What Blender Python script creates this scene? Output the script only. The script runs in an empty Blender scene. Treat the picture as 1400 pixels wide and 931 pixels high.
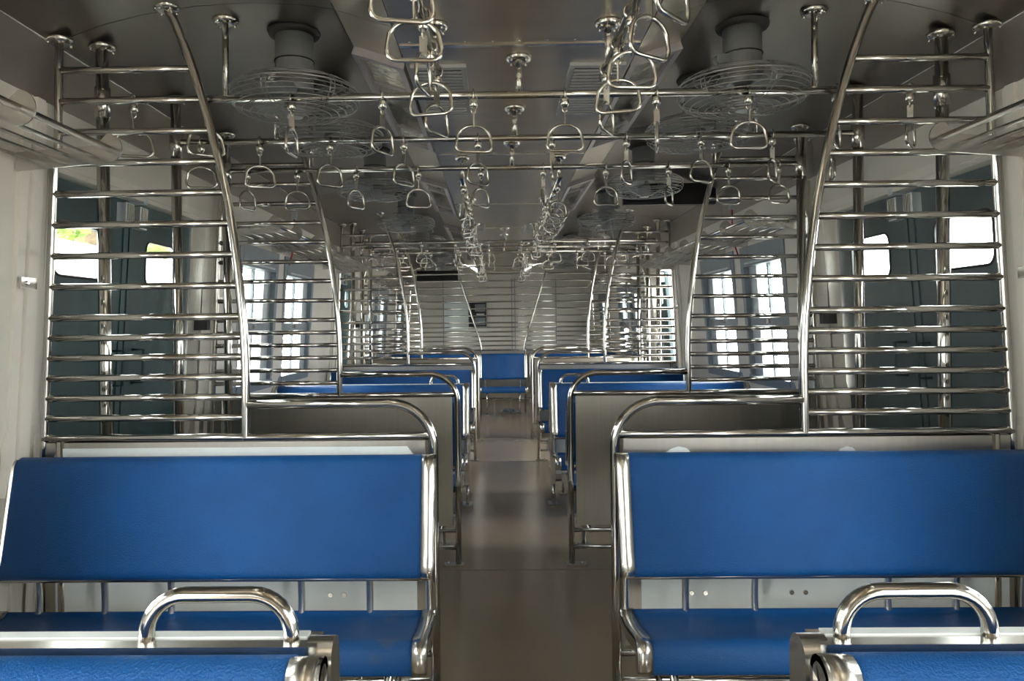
import bpy, math, random
from mathutils import Vector, Matrix
random.seed(7)
R = math.radians
S = bpy.context.scene
COL = S.collection

# ------------------------------------------------------------------ camera
CAMX, EYE, FPX = -0.095, 1.40, 1050.0
YAW, ROLL = R(0.8), R(-0.6)
VPX, VPY = 679.0, 445.0
cam_d = bpy.data.cameras.new('camera')
cam = bpy.data.objects.new('camera', cam_d)
COL.objects.link(cam)
cam_d.sensor_fit = 'HORIZONTAL'
cam_d.sensor_width = 36.0
cam_d.lens = FPX / 1400.0 * 36.0
cam_d.shift_x = (700.0 + FPX * math.tan(YAW) - VPX) / 1400.0
cam_d.shift_y = (VPY - 465.5) / 1400.0
cam_d.clip_start = 0.02
cam_d.clip_end = 200
cam.matrix_world = (Matrix.Translation((CAMX, 0, EYE)) @ Matrix.Rotation(YAW, 4, 'Z')
                    @ Matrix.Rotation(R(90), 4, 'X') @ Matrix.Rotation(ROLL, 4, 'Z'))
S.camera = cam

# ------------------------------------------------------------------ sky and exposure
S.view_settings.view_transform = 'Standard'
S.view_settings.look = 'None'
S.view_settings.gamma = 1.0
S.view_settings.use_curve_mapping = False
S.view_settings.exposure = 2.0
world = bpy.data.worlds.new('overcast_sky')
S.world = world
world.use_nodes = True
bg = world.node_tree.nodes['Background']
bg.inputs['Color'].default_value = (1.0, 0.978, 0.94, 1)
bg.inputs['Strength'].default_value = 5.0
S.cycles.max_bounces = 10
S.cycles.diffuse_bounces = 5
S.cycles.glossy_bounces = 6
S.cycles.transparent_max_bounces = 12
S.cycles.sample_clamp_indirect = 6.0
S.cycles.caustics_reflective = True
S.cycles.use_denoising = True

def portal(x, y, z, w, h, side):
    """marks a window opening so the sky is sampled through it"""
    l = bpy.data.lights.new('sky_portal', 'AREA')
    l.shape = 'RECTANGLE'
    l.size, l.size_y = h, w
    l.cycles.is_portal = True
    o = bpy.data.objects.new('sky_portal', l)
    COL.objects.link(o)
    o.location = (x, y, z)
    # area lights shine along local -Z; aim into the coach
    o.rotation_euler = (0, R(90) if side > 0 else R(-90), 0)
    return o

# ------------------------------------------------------------------ materials
def mat(name, base, rough=0.5, metal=0.0, var=0.0, scale=6.0, stretch=(1, 1, 1), rvar=0.0,
        bump=0.0, bscale=80.0, spec=0.5, base2=None, thresh=None):
    m = bpy.data.materials.new(name)
    m.use_nodes = True
    nt = m.node_tree
    b = nt.nodes['Principled BSDF']
    b.inputs['Roughness'].default_value = rough
    b.inputs['Metallic'].default_value = metal
    b.inputs['Specular IOR Level'].default_value = spec
    tc = nt.nodes.new('ShaderNodeTexCoord')
    mp = nt.nodes.new('ShaderNodeMapping')
    mp.inputs['Scale'].default_value = stretch
    nt.links.new(tc.outputs['Object'], mp.inputs['Vector'])
    nz = nt.nodes.new('ShaderNodeTexNoise')
    nz.inputs['Scale'].default_value = scale
    nz.inputs['Detail'].default_value = 6
    nt.links.new(mp.outputs['Vector'], nz.inputs['Vector'])
    cr = nt.nodes.new('ShaderNodeValToRGB')
    if base2 is None:
        base2 = tuple(max(0, c * (1 - var)) for c in base)
        hi = tuple(min(1, c * (1 + var)) for c in base)
    else:
        hi = base
    lo_p, hi_p = thresh or (0.35, 0.65)
    cr.color_ramp.elements[0].position = lo_p
    cr.color_ramp.elements[1].position = hi_p
    cr.color_ramp.elements[0].color = (*base2, 1)
    cr.color_ramp.elements[1].color = (*hi, 1)
    nt.links.new(nz.outputs['Fac'], cr.inputs['Fac'])
    nt.links.new(cr.outputs['Color'], b.inputs['Base Color'])
    if rvar:
        mr = nt.nodes.new('ShaderNodeMapRange')
        mr.inputs['To Min'].default_value = max(0.02, rough - rvar)
        mr.inputs['To Max'].default_value = rough + rvar
        nt.links.new(nz.outputs['Fac'], mr.inputs['Value'])
        nt.links.new(mr.outputs['Result'], b.inputs['Roughness'])
    if bump:
        n2 = nt.nodes.new('ShaderNodeTexNoise')
        n2.inputs['Scale'].default_value = bscale
        n2.inputs['Detail'].default_value = 3
        nt.links.new(mp.outputs['Vector'], n2.inputs['Vector'])
        bp = nt.nodes.new('ShaderNodeBump')
        bp.inputs['Strength'].default_value = bump
        bp.inputs['Distance'].default_value = 0.004
        nt.links.new(n2.outputs['Fac'], bp.inputs['Height'])
        nt.links.new(bp.outputs['Normal'], b.inputs['Normal'])
    return m

def glass_mat(name, tint, gloss):
    m = bpy.data.materials.new(name)
    m.use_nodes = True
    nt = m.node_tree
    nt.nodes.clear()
    o = nt.nodes.new('ShaderNodeOutputMaterial')
    t = nt.nodes.new('ShaderNodeBsdfTransparent')
    t.inputs['Color'].default_value = (*tint, 1)
    g = nt.nodes.new('ShaderNodeBsdfGlossy')
    g.inputs['Roughness'].default_value = 0.03
    mx = nt.nodes.new('ShaderNodeMixShader')
    mx.inputs['Fac'].default_value = gloss
    nt.links.new(t.outputs[0], mx.inputs[1])
    nt.links.new(g.outputs[0], mx.inputs[2])
    nt.links.new(mx.outputs[0], o.inputs['Surface'])
    return m

M = {}
M['tube'] = mat('polished_steel_tube', (0.57, 0.56, 0.53), 0.12, 1.0, 0.05, 9, rvar=0.03)
M['tube_fine'] = mat('steel_fitting', (0.60, 0.59, 0.55), 0.14, 1.0, 0.05, 20)
M['sheet'] = mat('brushed_steel_sheet', (0.49, 0.475, 0.43), 0.30, 1.0, 0.03, 4, (12, 1, .6), rvar=0.04)
M['strip'] = mat('polished_steel_strip', (0.66, 0.65, 0.615), 0.24, 1.0, 0.06, 7, rvar=0.08)
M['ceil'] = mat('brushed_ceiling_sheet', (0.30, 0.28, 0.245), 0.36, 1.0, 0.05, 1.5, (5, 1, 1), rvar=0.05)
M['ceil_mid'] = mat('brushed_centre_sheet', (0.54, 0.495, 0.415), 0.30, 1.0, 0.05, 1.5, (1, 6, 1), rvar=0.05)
M['wall'] = mat('cream_wall_laminate', (0.66, 0.64, 0.58), 0.45, 0, 0.03, 3)
M['cove'] = mat('brushed_cove_sheet', (0.40, 0.375, 0.335), 0.42, 0.85, 0.04, 2, (1, .4, 6))
M['trim'] = mat('cream_trim', (0.72, 0.70, 0.64), 0.4, 0, 0.03, 4)
M['floor'] = mat('worn_floor_vinyl', (0.240, 0.198, 0.145), 0.22, 0, 0.04, 1.2, rvar=0.02)
M['blue'] = mat('blue_seat_vinyl', (0.006, 0.092, 0.315), 0.40, 0, 0.08, 5, rvar=0.04, bump=0.8, bscale=260, spec=0.32)
M['blue_seat'] = mat('blue_seat_vinyl_worn', (0.006, 0.080, 0.27), 0.44, 0, spec=0.32, base2=(0.06, 0.10, 0.20), scale=7,
                     thresh=(0.24, 0.36), rvar=0.06, bump=0.6, bscale=260)
M['laminate'] = mat('white_laminate', (0.78, 0.85, 0.86), 0.35, 0, 0.03, 5)
M['door_teal'] = mat('dark_teal_door_paint', (0.012, 0.050, 0.056), 0.5, 0, 0.25, 5, (1, 1, .25))
M['door_teal_lit'] = mat('lit_teal_door_paint', (0.045, 0.075, 0.080), 0.38, 0, 0.2, 5, (1, 1, .25))  # same teal paint, made paler and greyer to paint in reflected light
M['window_grey'] = mat('blue_grey_frame', (0.20, 0.24, 0.27), 0.4, 0.0, 0.06, 6)
M['alu'] = mat('pale_aluminium', (0.55, 0.60, 0.63), 0.35, 0.6, 0.05, 6)
M['dark'] = mat('dark_rubber', (0.02, 0.02, 0.02), 0.6, 0, 0.1, 6)
M['black'] = mat('black_panel', (0.010, 0.010, 0.013), 0.35, 0, 0.1, 6)
M['fan'] = mat('grey_fan_enamel', (0.28, 0.30, 0.30), 0.36, 0.2, 0.06, 8)
M['wire'] = mat('fan_wire', (0.36, 0.365, 0.36), 0.35, 0.7, 0.05, 9)
M['lamp_frame'] = mat('pale_lamp_frame', (0.52, 0.50, 0.53), 0.4, 0.1, 0.03, 6)
M['mirror'] = mat('rippled_reflector', (0.68, 0.66, 0.58), 0.08, 1.0, 0.04, 5, bump=1.0, bscale=6)
M['vent'] = mat('grey_vent', (0.42, 0.43, 0.43), 0.45, 0.3, 0.05, 6)
M['red'] = mat('red_cord', (0.35, 0.015, 0.01), 0.5)
M['glass'] = glass_mat('clear_pane', (0.93, 0.97, 0.96), 0.06)
M['ground'] = mat('pale_ballast', (0.42, 0.40, 0.37), 0.9, 0, 0.2, 3)
M['plaster'] = mat('pale_plaster', (0.75, 0.76, 0.76), 0.8, 0, 0.05, 2)
M['leaf'] = mat('leaf_green', (0.16, 0.24, 0.05), 0.6, 0, 0.5, 4)
M['bark'] = mat('bark', (0.10, 0.07, 0.045), 0.9, 0, 0.3, 8)
M['scrap'] = mat('crumpled_blue_grey_paper', (0.20, 0.25, 0.28), 0.7, 0, 0.3, 20)

# ------------------------------------------------------------------ mesh helpers
class MB:
    def __init__(self):
        self.v, self.f, self.sm = [], [], []
    def _add(self, vs, fs, smooth):
        b = len(self.v)
        self.v += [tuple(p) for p in vs]
        self.f += [tuple(i + b for i in f) for f in fs]
        self.sm += [smooth] * len(fs)
        return self
    def box(self, x0, x1, y0, y1, z0, z1):
        vs = [(x, y, z) for x in (x0, x1) for y in (y0, y1) for z in (z0, z1)]
        return self.hexa([vs[i] for i in (0, 4, 6, 2, 1, 5, 7, 3)])
    def hexa(self, p):
        """8 points: bottom loop 0-3, top loop 4-7"""
        return self._add(p, [(0, 3, 2, 1), (4, 5, 6, 7), (0, 1, 5, 4), (1, 2, 6, 5), (2, 3, 7, 6), (3, 0, 4, 7)], False)
    def tube(self, pts, r, n=10, caps=True, closed=False):
        pts = [Vector(p) for p in pts]
        k = len(pts)
        tang = []
        for i in range(k):
            if closed:
                t = pts[(i + 1) % k] - pts[i - 1]
            else:
                t = pts[min(i + 1, k - 1)] - pts[max(i - 1, 0)]
            tang.append(t.normalized())
        up = Vector((0, 0, 1)) if abs(tang[0].z) < 0.9 else Vector((1, 0, 0))
        nrm = (up - tang[0] * up.dot(tang[0])).normalized()
        vs, fs = [], []
        for i in range(k):
            nrm = (nrm - tang[i] * nrm.dot(tang[i])).normalized()
            bn = tang[i].cross(nrm)
            for j in range(n):
                a = 2 * math.pi * j / n
                vs.append(pts[i] + (nrm * math.cos(a) + bn * math.sin(a)) * r)
        rows = k if closed else k - 1
        for i in range(rows):
            for j in range(n):
                a, b = i * n + j, i * n + (j + 1) % n
                c, d = ((i + 1) % k) * n + (j + 1) % n, ((i + 1) % k) * n + j
                fs.append((a, b, c, d))
        self._add(vs, fs, True)
        if caps and not closed:
            b = len(self.v) - k * n
            self.f += [tuple(b + j for j in reversed(range(n))), tuple(b + (k - 1) * n + j for j in range(n))]
            self.sm += [False, False]
        return self
    def ring(self, c, r, wr, axis='z', n=32, m=5):
        c = Vector(c)
        pts = []
        for i in range(n):
            a = 2 * math.pi * i / n
            p = {'z': (math.cos(a), math.sin(a), 0), 'y': (math.cos(a), 0, math.sin(a)), 'x': (0, math.cos(a), math.sin(a))}[axis]
            pts.append(c + Vector(p) * r)
        return self.tube(pts, wr, m, closed=True)
    def lathe(self, prof, c=(0, 0, 0), n=24, axis='z'):
        vs, fs = [], []
        for (r, h) in prof:
            for j in range(n):
                a = 2 * math.pi * j / n
                p = (r * math.cos(a), r * math.sin(a), h)
                if axis == 'y':
                    p = (p[0], p[2], p[1])
                elif axis == 'x':
                    p = (p[2], p[0], p[1])
                vs.append((p[0] + c[0], p[1] + c[1], p[2] + c[2]))
        for i in range(len(prof) - 1):
            for j in range(n):
                q = (i * n + j, i * n + (j + 1) % n, (i + 1) * n + (j + 1) % n, (i + 1) * n + j)
                fs.append(q if axis == 'z' else q[::-1])
        self._add(vs, fs, True)
        b = len(self.v) - len(prof) * n
        e = tuple(b + j for j in range(n))
        t = tuple(b + (len(prof) - 1) * n + j for j in range(n))
        self.f += [e[::-1], t]
        self.sm += [False, False]
        return self
    def ribbon(self, prof, x0, x1, th, side=1):
        """a sheet following prof (y,z) between x0 and x1, th thick towards side"""
        k = len(prof)
        P = [Vector((0, p[0], p[1])) for p in prof]
        off = []
        for i in range(k):
            t = (P[min(i + 1, k - 1)] - P[max(i - 1, 0)]).normalized()
            off.append(P[i] + Vector((0, -t.z, t.y)) * th * side)
        vs, fs = [], []
        for x in (x0, x1):
            vs += [(x, p.y, p.z) for p in P] + [(x, p.y, p.z) for p in off]
        n2 = 2 * k
        for i in range(k - 1):
            fs.append((i, i + 1, n2 + i + 1, n2 + i))
            fs.append((k + i + 1, k + i, n2 + k + i, n2 + k + i + 1))
        self._add(vs, fs, True)
        fs = []
        for i in range(k - 1):
            fs.append((i + 1, i, k + i, k + i + 1))
            fs.append((n2 + i, n2 + i + 1, n2 + k + i + 1, n2 + k + i))
        fs.append((0, n2, n2 + k, k))
        fs.append((k - 1, 2 * k - 1, n2 + 2 * k - 1, n2 + k - 1))
        b = len(self.v) - len(vs)
        self.f += [tuple(i + b for i in f) for f in fs]
        self.sm += [False] * len(fs)
        return self
    def prism(self, poly, y0, y1):
        """poly in (x,z), extruded along y"""
        k = len(poly)
        vs = [(p[0], y0, p[1]) for p in poly] + [(p[0], y1, p[1]) for p in poly]
        fs = [tuple(range(k)), tuple(reversed(range(k, 2 * k)))]
        fs += [((i + 1) % k, i, k + i, k + (i + 1) % k) for i in range(k)]
        return self._add(vs, fs, False)
    def mesh(self, name, m):
        me = bpy.data.meshes.new(name)
        me.from_pydata(self.v, [], self.f)
        me.polygons.foreach_set('use_smooth', self.sm)
        me.materials.append(M[m] if isinstance(m, str) else m)
        me.update()
        return me
    def build(self, name, m, parent=None):
        return put(name, self.mesh(name, m), parent)

def put(name, me, parent=None, loc=None, rot=None):
    o = bpy.data.objects.new(name, me)
    COL.objects.link(o)
    o.parent = parent
    if loc is not None:
        o.location = loc
    if rot is not None:
        o.rotation_euler = rot
    return o

def tag(o, label=None, cat=None, group=None, kind=None):
    if label: o['label'] = label
    if cat: o['category'] = cat
    if group: o['group'] = group
    if kind: o['kind'] = kind
    return o

def thing(name, label, cat, loc=(0, 0, 0), rz=0.0, group=None):
    o = bpy.data.objects.new(name, None)
    o.empty_display_size = 0.1
    COL.objects.link(o)
    o.location = loc
    o.rotation_euler = (0, 0, rz)
    return tag(o, label, cat, group)

def struct_empty(name, label, loc=(0, 0, 0)):
    o = bpy.data.objects.new(name, None)
    o.empty_display_size = 0.1
    COL.objects.link(o)
    o.location = loc
    return tag(o, label, None, None, 'structure')

def copy_tree(src, label, loc, rz=None, group=None):
    c = src.copy()
    COL.objects.link(c)
    c.location = loc
    if rz is not None:
        c.rotation_euler = (0, 0, rz)
    c['label'] = label
    if group: c['group'] = group
    for ch in list(src.children):
        k = ch.copy()
        COL.objects.link(k)
        k.parent = c
        for g in list(ch.children):
            q = g.copy()
            COL.objects.link(q)
            q.parent = k
    return c

def lerp_table(tab, t):
    for (a, b), (c, d) in zip(tab, tab[1:]):
        if t <= c:
            return b + (d - b) * (t - a) / (c - a)
    return tab[-1][1]

def smooth_pts(pts, n=6):
    """Catmull-Rom through the points"""
    P = [Vector(p) for p in pts]
    P = [P[0] * 2 - P[1]] + P + [P[-1] * 2 - P[-2]]
    out = []
    for i in range(1, len(P) - 2):
        a, b, c, d = P[i - 1:i + 3]
        for k in range(n):
            t = k / n
            out.append(0.5 * ((2 * b) + (c - a) * t + (2 * a - 5 * b + 4 * c - d) * t * t + (3 * b - a - 3 * c + d) * t ** 3))
    out.append(P[-2])
    return out

ORD = ['first', 'second', 'third', 'fourth', 'fifth', 'sixth', 'seventh', 'eighth', 'ninth', 'tenth',
       'eleventh', 'twelfth', 'thirteenth', 'fourteenth']
SIDE = {-1: 'left', 1: 'right'}

# ------------------------------------------------------------------ layout of the coach (m)
YB, YE = -6.6, 14.8
P1, P2, P3, P4, P5 = 2.80, 4.48, 7.95, 9.38, 12.45
WALL = [(0.0, 1.88), (0.8, 1.865), (1.05, 1.80), (2.0, 1.752), (2.46, 1.725)]
def wx(z): return lerp_table(WALL, z)
# ceiling profile |x| -> z
CEIL_OUT = [(0.68, 2.570), (0.80, 2.588), (1.0, 2.600), (1.2, 2.59), (1.4, 2.560), (1.56, 2.52), (1.725, 2.46)]
CEIL_Z = [(0, 2.43), (0.440, 2.43), (0.455, 2.50), (0.68, 2.57)] + CEIL_OUT[1:]
def cz(x): return lerp_table(CEIL_Z, abs(x))

WIN = [(-5.5, -4.6), (-4.3, -3.4), (0.15, 1.00), (1.22, 2.10), (4.98, 5.80), (6.03, 6.93), (9.95, 10.75), (10.95, 11.75), (13.0, 13.9)]  # windows behind the viewer are unseen, added to send more daylight forward
WZ0, WZ1 = 0.98, 1.93
DOOR = [(2.88, 4.36), (8.12, 9.20)]
OPEN_VEST = (-2.35, -0.85)
DZ1 = 2.0

# ------------------------------------------------------------------ room shell
def floor_ceiling():
    f = MB().box(-1.88, 1.88, YB, YE, -0.06, 0.0).build('floor', 'floor')
    tag(f, 'dark olive brown vinyl floor with a dull sheen along the aisle', kind='structure')
    # transverse joints in the floor covering
    for y in (4.40, 7.9, 9.5):
        MB().box(-1.79, 1.79, y - 0.006, y + 0.006, 0.0, 0.003).build('joint_strip', 'floor', f)
    c = struct_empty('ceiling', 'brushed steel ceiling with a lower flat centre and sloped shoulders', (0, 0, 2.4))
    cuts = [YB, -4.6, -2.8, -1.0, 0.9, 2.82, 4.62, 6.5, 8.1, 9.9, 11.7, 13.3, YE]
    def strip(name, prof, m, y0, y1, smooth=True):
        vs, fs = [], []
        k = len(prof)
        for dz in (0.0, 0.02):
            for y in (y0, y1):
                vs += [(p[0], y, p[1] + dz - 2.4) for p in prof]
        for i in range(k - 1):
            fs.append((i, k + i, k + i + 1, i + 1))
            fs.append((2 * k + i, 2 * k + i + 1, 3 * k + i + 1, 3 * k + i))
        mb = MB()
        mb._add(vs, fs, smooth)
        mb._add(vs, [tuple(range(k)) + tuple(reversed(range(2 * k, 3 * k))), tuple(reversed(range(k, 2 * k))) + tuple(range(3 * k, 4 * k))], False)
        mb.build(name, m, c)
    for a, b in zip(cuts, cuts[1:]):
        a += 0.002
        b -= 0.002
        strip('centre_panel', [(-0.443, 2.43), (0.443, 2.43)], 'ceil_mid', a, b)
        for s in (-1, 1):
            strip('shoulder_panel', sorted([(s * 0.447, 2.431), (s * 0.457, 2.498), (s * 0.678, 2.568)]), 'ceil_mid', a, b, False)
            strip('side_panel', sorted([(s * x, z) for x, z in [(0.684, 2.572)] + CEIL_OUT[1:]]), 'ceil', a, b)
        # cover strip over the joint of the centre panels
        MB().box(-0.44, 0.44, b - 0.012, b + 0.016, 0.026, 0.0295).build('joint_strip', 'strip', c)
        mb = MB()
        for x in [-0.40 + 0.1 * i for i in range(9)]:
            mb.lathe([(0.005, 0.0), (0.004, -0.003)], (x, b - 0.04, 0.03), 6)
        tag(mb.build('rivet', 'tube_fine', c), kind='stuff')
    # roof shell above the panels keeps the sky out
    prof = [(-1.80, 2.43), (-1.5, 2.60), (-0.9, 2.68), (0, 2.70), (0.9, 2.68), (1.5, 2.60), (1.80, 2.43)]
    vs, fs = [], []
    for y in (YB, YE):
        vs += [(p[0], y, p[1]) for p in prof]
    for i in range(6):
        fs.append((i, 7 + i, 8 + i, i + 1))
    mb = MB()
    mb._add(vs, fs, True)
    r = mb.build('trim_1', 'dark')
    tag(r, 'outer roof skin above the ceiling panels', kind='structure')
    for s in (-1, 1):
        t = MB().tube([(s * 1.722, YB, 2.455), (s * 1.722, YE, 2.455)], 0.006, 6).build('trim_%d' % (2 if s < 0 else 3), 'strip')
        tag(t, '%s cove bead between the ceiling and the wall' % SIDE[s], kind='structure')

def side_wall(s):
    holes = [(a, b, WZ0, WZ1) for a, b in WIN] + [(a, b, 0.02, DZ1) for a, b in DOOR] + [(OPEN_VEST[0], OPEN_VEST[1], 0.02, DZ1)]
    ys = sorted({YB, YE} | {h[0] for h in holes} | {h[1] for h in holes})
    zs = sorted({0.0, 2.47} | {0.8, 1.05, 2.0, 0.02} | {WZ0, WZ1, DZ1})
    idx, vs, fs = {}, [], []
    def vid(i, j):
        if (i, j) not in idx:
            idx[(i, j)] = len(vs)
            vs.append((s * wx(zs[j]), ys[i], zs[j]))
        return idx[(i, j)]
    for i in range(len(ys) - 1):
        for j in range(len(zs) - 1):
            cy, czz = (ys[i] + ys[i + 1]) / 2, (zs[j] + zs[j + 1]) / 2
            if any(a < cy < b and c < czz < d for a, b, c, d in holes):
                continue
            q = (vid(i, j), vid(i + 1, j), vid(i + 1, j + 1), vid(i, j + 1))
            fs.append(q if s < 0 else q[::-1])
    mb = MB()
    mb._add(vs, fs, False)
    o = mb.build('wall_' + SIDE[s], 'wall')
    tag(o, 'cream laminate wall on the %s side of the coach' % SIDE[s], kind='structure')
    sd = o.modifiers.new('thickness', 'SOLIDIFY')
    sd.thickness = 0.075
    sd.offset = -1
    for a, b, c, d in holes:
        portal(s * (wx((c + d) / 2) + 0.16), (a + b) / 2, (c + d) / 2, b - a, d - c, s)
    return o

def wbox(mb, s, y0, y1, z0, z1, d0, d1):
    """box hugging the leaning wall, d = distance outwards from the inner wall face"""
    p = []
    for z in (z0, z1):
        p += [(s * (wx(z) + d0), y0, z), (s * (wx(z) + d1), y0, z), (s * (wx(z) + d1), y1, z), (s * (wx(z) + d0), y1, z)]
    return mb.hexa(p if s > 0 else [p[i] for i in (1, 0, 3, 2, 5, 4, 7, 6)])

def make_window(n, s, y0, y1, where):
    o = struct_empty('window_%d' % n, 'barred window with blue-grey frame and wire mesh, %s' % where, (s * wx(WZ0), (y0 + y1) / 2, WZ0))
    off = Vector(o.location)
    def fin(mb, name, m, parent=o):
        mb.v = [tuple(Vector(p) - off) for p in mb.v]
        return mb.build(name, m, parent)
    e = 0.035
    fr = MB()
    wbox(fr, s, y0 - 0.03, y0 + e, WZ0 - 0.03, WZ1 + 0.03, -0.012, 0.075)
    wbox(fr, s, y1 - e, y1 + 0.03, WZ0 - 0.03, WZ1 + 0.03, -0.012, 0.075)
    wbox(fr, s, y0 + e, y1 - e, WZ0 - 0.03, WZ0 + e, -0.012, 0.075)
    fin(fr, 'frame', 'window_grey')
    fin(wbox(MB(), s, y0 + e, y1 - e, WZ1 - 0.115, WZ1 + 0.03, -0.012, 0.075), 'header', 'window_grey')
    fin(wbox(MB(), s, y0 + 0.1, y1 - 0.1, WZ1 - 0.10, WZ1 - 0.088, -0.022, -0.010), 'header_lip', 'alu')
    fin(wbox(MB(), s, y1 - 0.20, y1 - e, WZ0 + e, WZ1 - 0.115, 0.03, 0.05), 'side_channel', 'alu')
    yb = y0 + (y1 - y0) * 0.50
    zt = WZ1 - 0.115
    fin(wbox(MB(), s, yb - 0.012, yb + 0.012, WZ0 + e, zt, 0.035, 0.055), 'mullion', 'window_grey')
    mid = fin(wbox(MB(), s, y0 + e, y1 - e, 1.375, 1.435, 0.02, 0.055), 'sash_rail', 'window_grey')
    fin(wbox(MB(), s, y0 + 0.36, y0 + 0.40, 1.395, 1.425, 0.004, 0.02), 'catch', 'tube_fine', mid)
    fin(wbox(MB(), s, y0 + e, y1 - e, 1.435, zt, 0.044, 0.047), 'pane', 'glass')
    # expanded metal mesh over the outside
    mb = MB()
    w, h, zb = y1 - y0, WZ1 - WZ0, WZ0
    def pt(u, v):
        z = zb + v
        return (s * (wx(z) + 0.07), y0 + u, z)
    st = 0.042
    k = 1.35
    for sgn in (1, -1):
        c = -h / k
        while c < w:
            a0, a1 = max(0.0, c), min(w, c + h / k)
            if a1 - a0 > 0.01:
                v0, v1 = (a0 - c) * k, (a1 - c) * k
                if sgn < 0:
                    v0, v1 = h - v0, h - v1
                mb.tube([pt(a0, v0), pt(a1, v1)], 0.0026, 3, caps=False)
            c += st
    tag(fin(mb, 'wire_mesh', 'window_grey'), kind='stuff')
    return o

def rrect(y0, y1, z0, z1, r, n=5):
    out = []
    for cy, c_z, a0 in ((y1 - r, z1 - r, 0), (y0 + r, z1 - r, 90), (y0 + r, z0 + r, 180), (y1 - r, z0 + r, 270)):
        for i in range(n):
            a = R(a0 + 90 * i / (n - 1))
            out.append((cy + r * math.cos(a), c_z + r * math.sin(a)))
    return out

def door_leaf(mb, s, y0, y1, z0, z1, hole, d0, d1):
    hp = rrect(*hole, 0.05)
    k = len(hp)
    hy, hz = (hole[0] + hole[1]) / 2, (hole[2] + hole[3]) / 2
    op = []
    n = k // 4
    corners = [(y1, z1), (y0, z1), (y0, z0), (y1, z0)]
    # outer points: a corner for the middle of each corner fan, side points otherwise
    for q in range(4):
        cy, c_z = corners[q]
        for i in range(n):
            p = hp[q * n + i]
            if i == n // 2:
                op.append((cy, c_z))
            else:
                first = i < n // 2
                along_z = (q % 2 == 0) == first
                op.append((cy, p[1]) if along_z else (p[0], c_z))
    vs, fs = [], []
    for d in (d0, d1):
        for p in op: vs.append((s * (wx(p[1]) + d), p[0], p[1]))
        for p in hp: vs.append((s * (wx(p[1]) + d), p[0], p[1]))
    for i in range(k):
        j = (i + 1) % k
        for base, fl in ((0, 0), (2 * k, 1)):
            q = (base + i, base + j, base + k + j, base + k + i)
            fs.append(q if fl == (s > 0) else q[::-1])
        fs.append((i, 2 * k + i, 2 * k + j, j))
        fs.append((k + j, 3 * k + j, 3 * k + i, k + i))
    return mb._add(vs, fs, False), hp

def make_door(n, s, y0, y1, label, m, leaves=(0, 1), slide=0.0):
    o = struct_empty('door_%d' % n, label, (s * 1.82, (y0 + y1) / 2, 0))
    off = Vector(o.location)
    def fin(mb, name, mm, parent=o):
        mb.v = [tuple(Vector(p) - off) for p in mb.v]
        return mb.build(name, mm, parent)
    ym = (y0 + y1) / 2
    for k in leaves:
        a, b = ((y0 - 0.05, ym - 0.004), (ym + 0.004, y1 + 0.05))[k]
        if k == 1: a, b = a + slide, b + slide
        h = (a + 0.19, b - 0.19, 1.62, 1.84)
        mb = MB()
        mb, hp = door_leaf(mb, s, a, b, 0.03, DZ1 + 0.04, h, 0.082, 0.115)
        leaf = fin(mb, 'leaf', m)
        g = MB()
        g.tube([(s * (wx(p[1]) + 0.082), p[0], p[1]) for p in hp], 0.006, 5, closed=True)
        fin(g, 'gasket', 'dark', leaf)
        fin(wbox(MB(), s, h[0], h[1], h[2], h[3], 0.098, 0.102), 'pane', 'glass', leaf)
        ee = (b - 0.045, b - 0.004) if k == 0 else (a + 0.004, a + 0.045)
        fin(wbox(MB(), s, *ee, 0.04, DZ1 + 0.03, 0.072, 0.083), 'meeting_stile', m, leaf)
        # lock block beside the meeting edge, ribbed
        lb = MB()
        e = ym + (-0.11 if k == 0 else 0.03) + (slide if k else 0)
        wbox(lb, s, e, e + 0.075, 1.88, 1.985, 0.04, 0.083)
        lk = fin(lb, 'lock_case', 'alu', leaf)
        lr = MB()
        for i in range(4):
            wbox(lr, s, e + 0.006 + i * 0.018, e + 0.016 + i * 0.018, 1.885, 1.98, 0.034, 0.041)
        tag(fin(lr, 'lock_rib', 'strip', leaf), kind='stuff')
        bh = MB()
        hz = 1.30
        yy = ym + (-0.10 if k == 0 else 0.10) + (slide if k else 0)
        bh.tube([(s * (wx(hz) + 0.085), yy, hz), (s * (wx(hz) + 0.03), yy, hz), (s * (wx(hz - .16) + 0.03), yy, hz - 0.16), (s * (wx(hz - .16) + 0.085), yy, hz - 0.16)], 0.007, 6)
        fin(bh, 'pull_handle', m, leaf)
    fin(wbox(MB(), s, y1 - 0.03, y1 + 0.02, 1.39, 1.47, -0.045, 0.03), 'stop_hook', 'dark')
    fin(wbox(MB(), s, ym - 0.02, ym + 0.02, DZ1 - 0.01, DZ1 + 0.02, 0.0, 0.08), 'guide_stop', 'alu')
    return o

def jambs(n, s, y0, y1, where):
    o = struct_empty('trim_%d' % n, 'cream moulded jamb posts framing the doorway, %s' % where, (s * 1.80, (y0 + y1) / 2, 0))
    off = Vector(o.location)
    for y in (y0 - 0.055, y1 + 0.0):
        mb = MB()
        wbox(mb, s, y, y + 0.055, 0.0, DZ1 + 0.02, -0.006, 0.0)
        mb.v = [tuple(Vector(p) - off) for p in mb.v]
        mb.build('jamb_post', 'trim', o)
    mb = MB()
    wbox(mb, s, y0 - 0.055, y1 + 0.055, DZ1 + 0.02, DZ1 + 0.06, -0.006, 0.0)
    mb.v = [tuple(Vector(p) - off) for p in mb.v]
    mb.build('lintel', 'trim', o)

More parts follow.
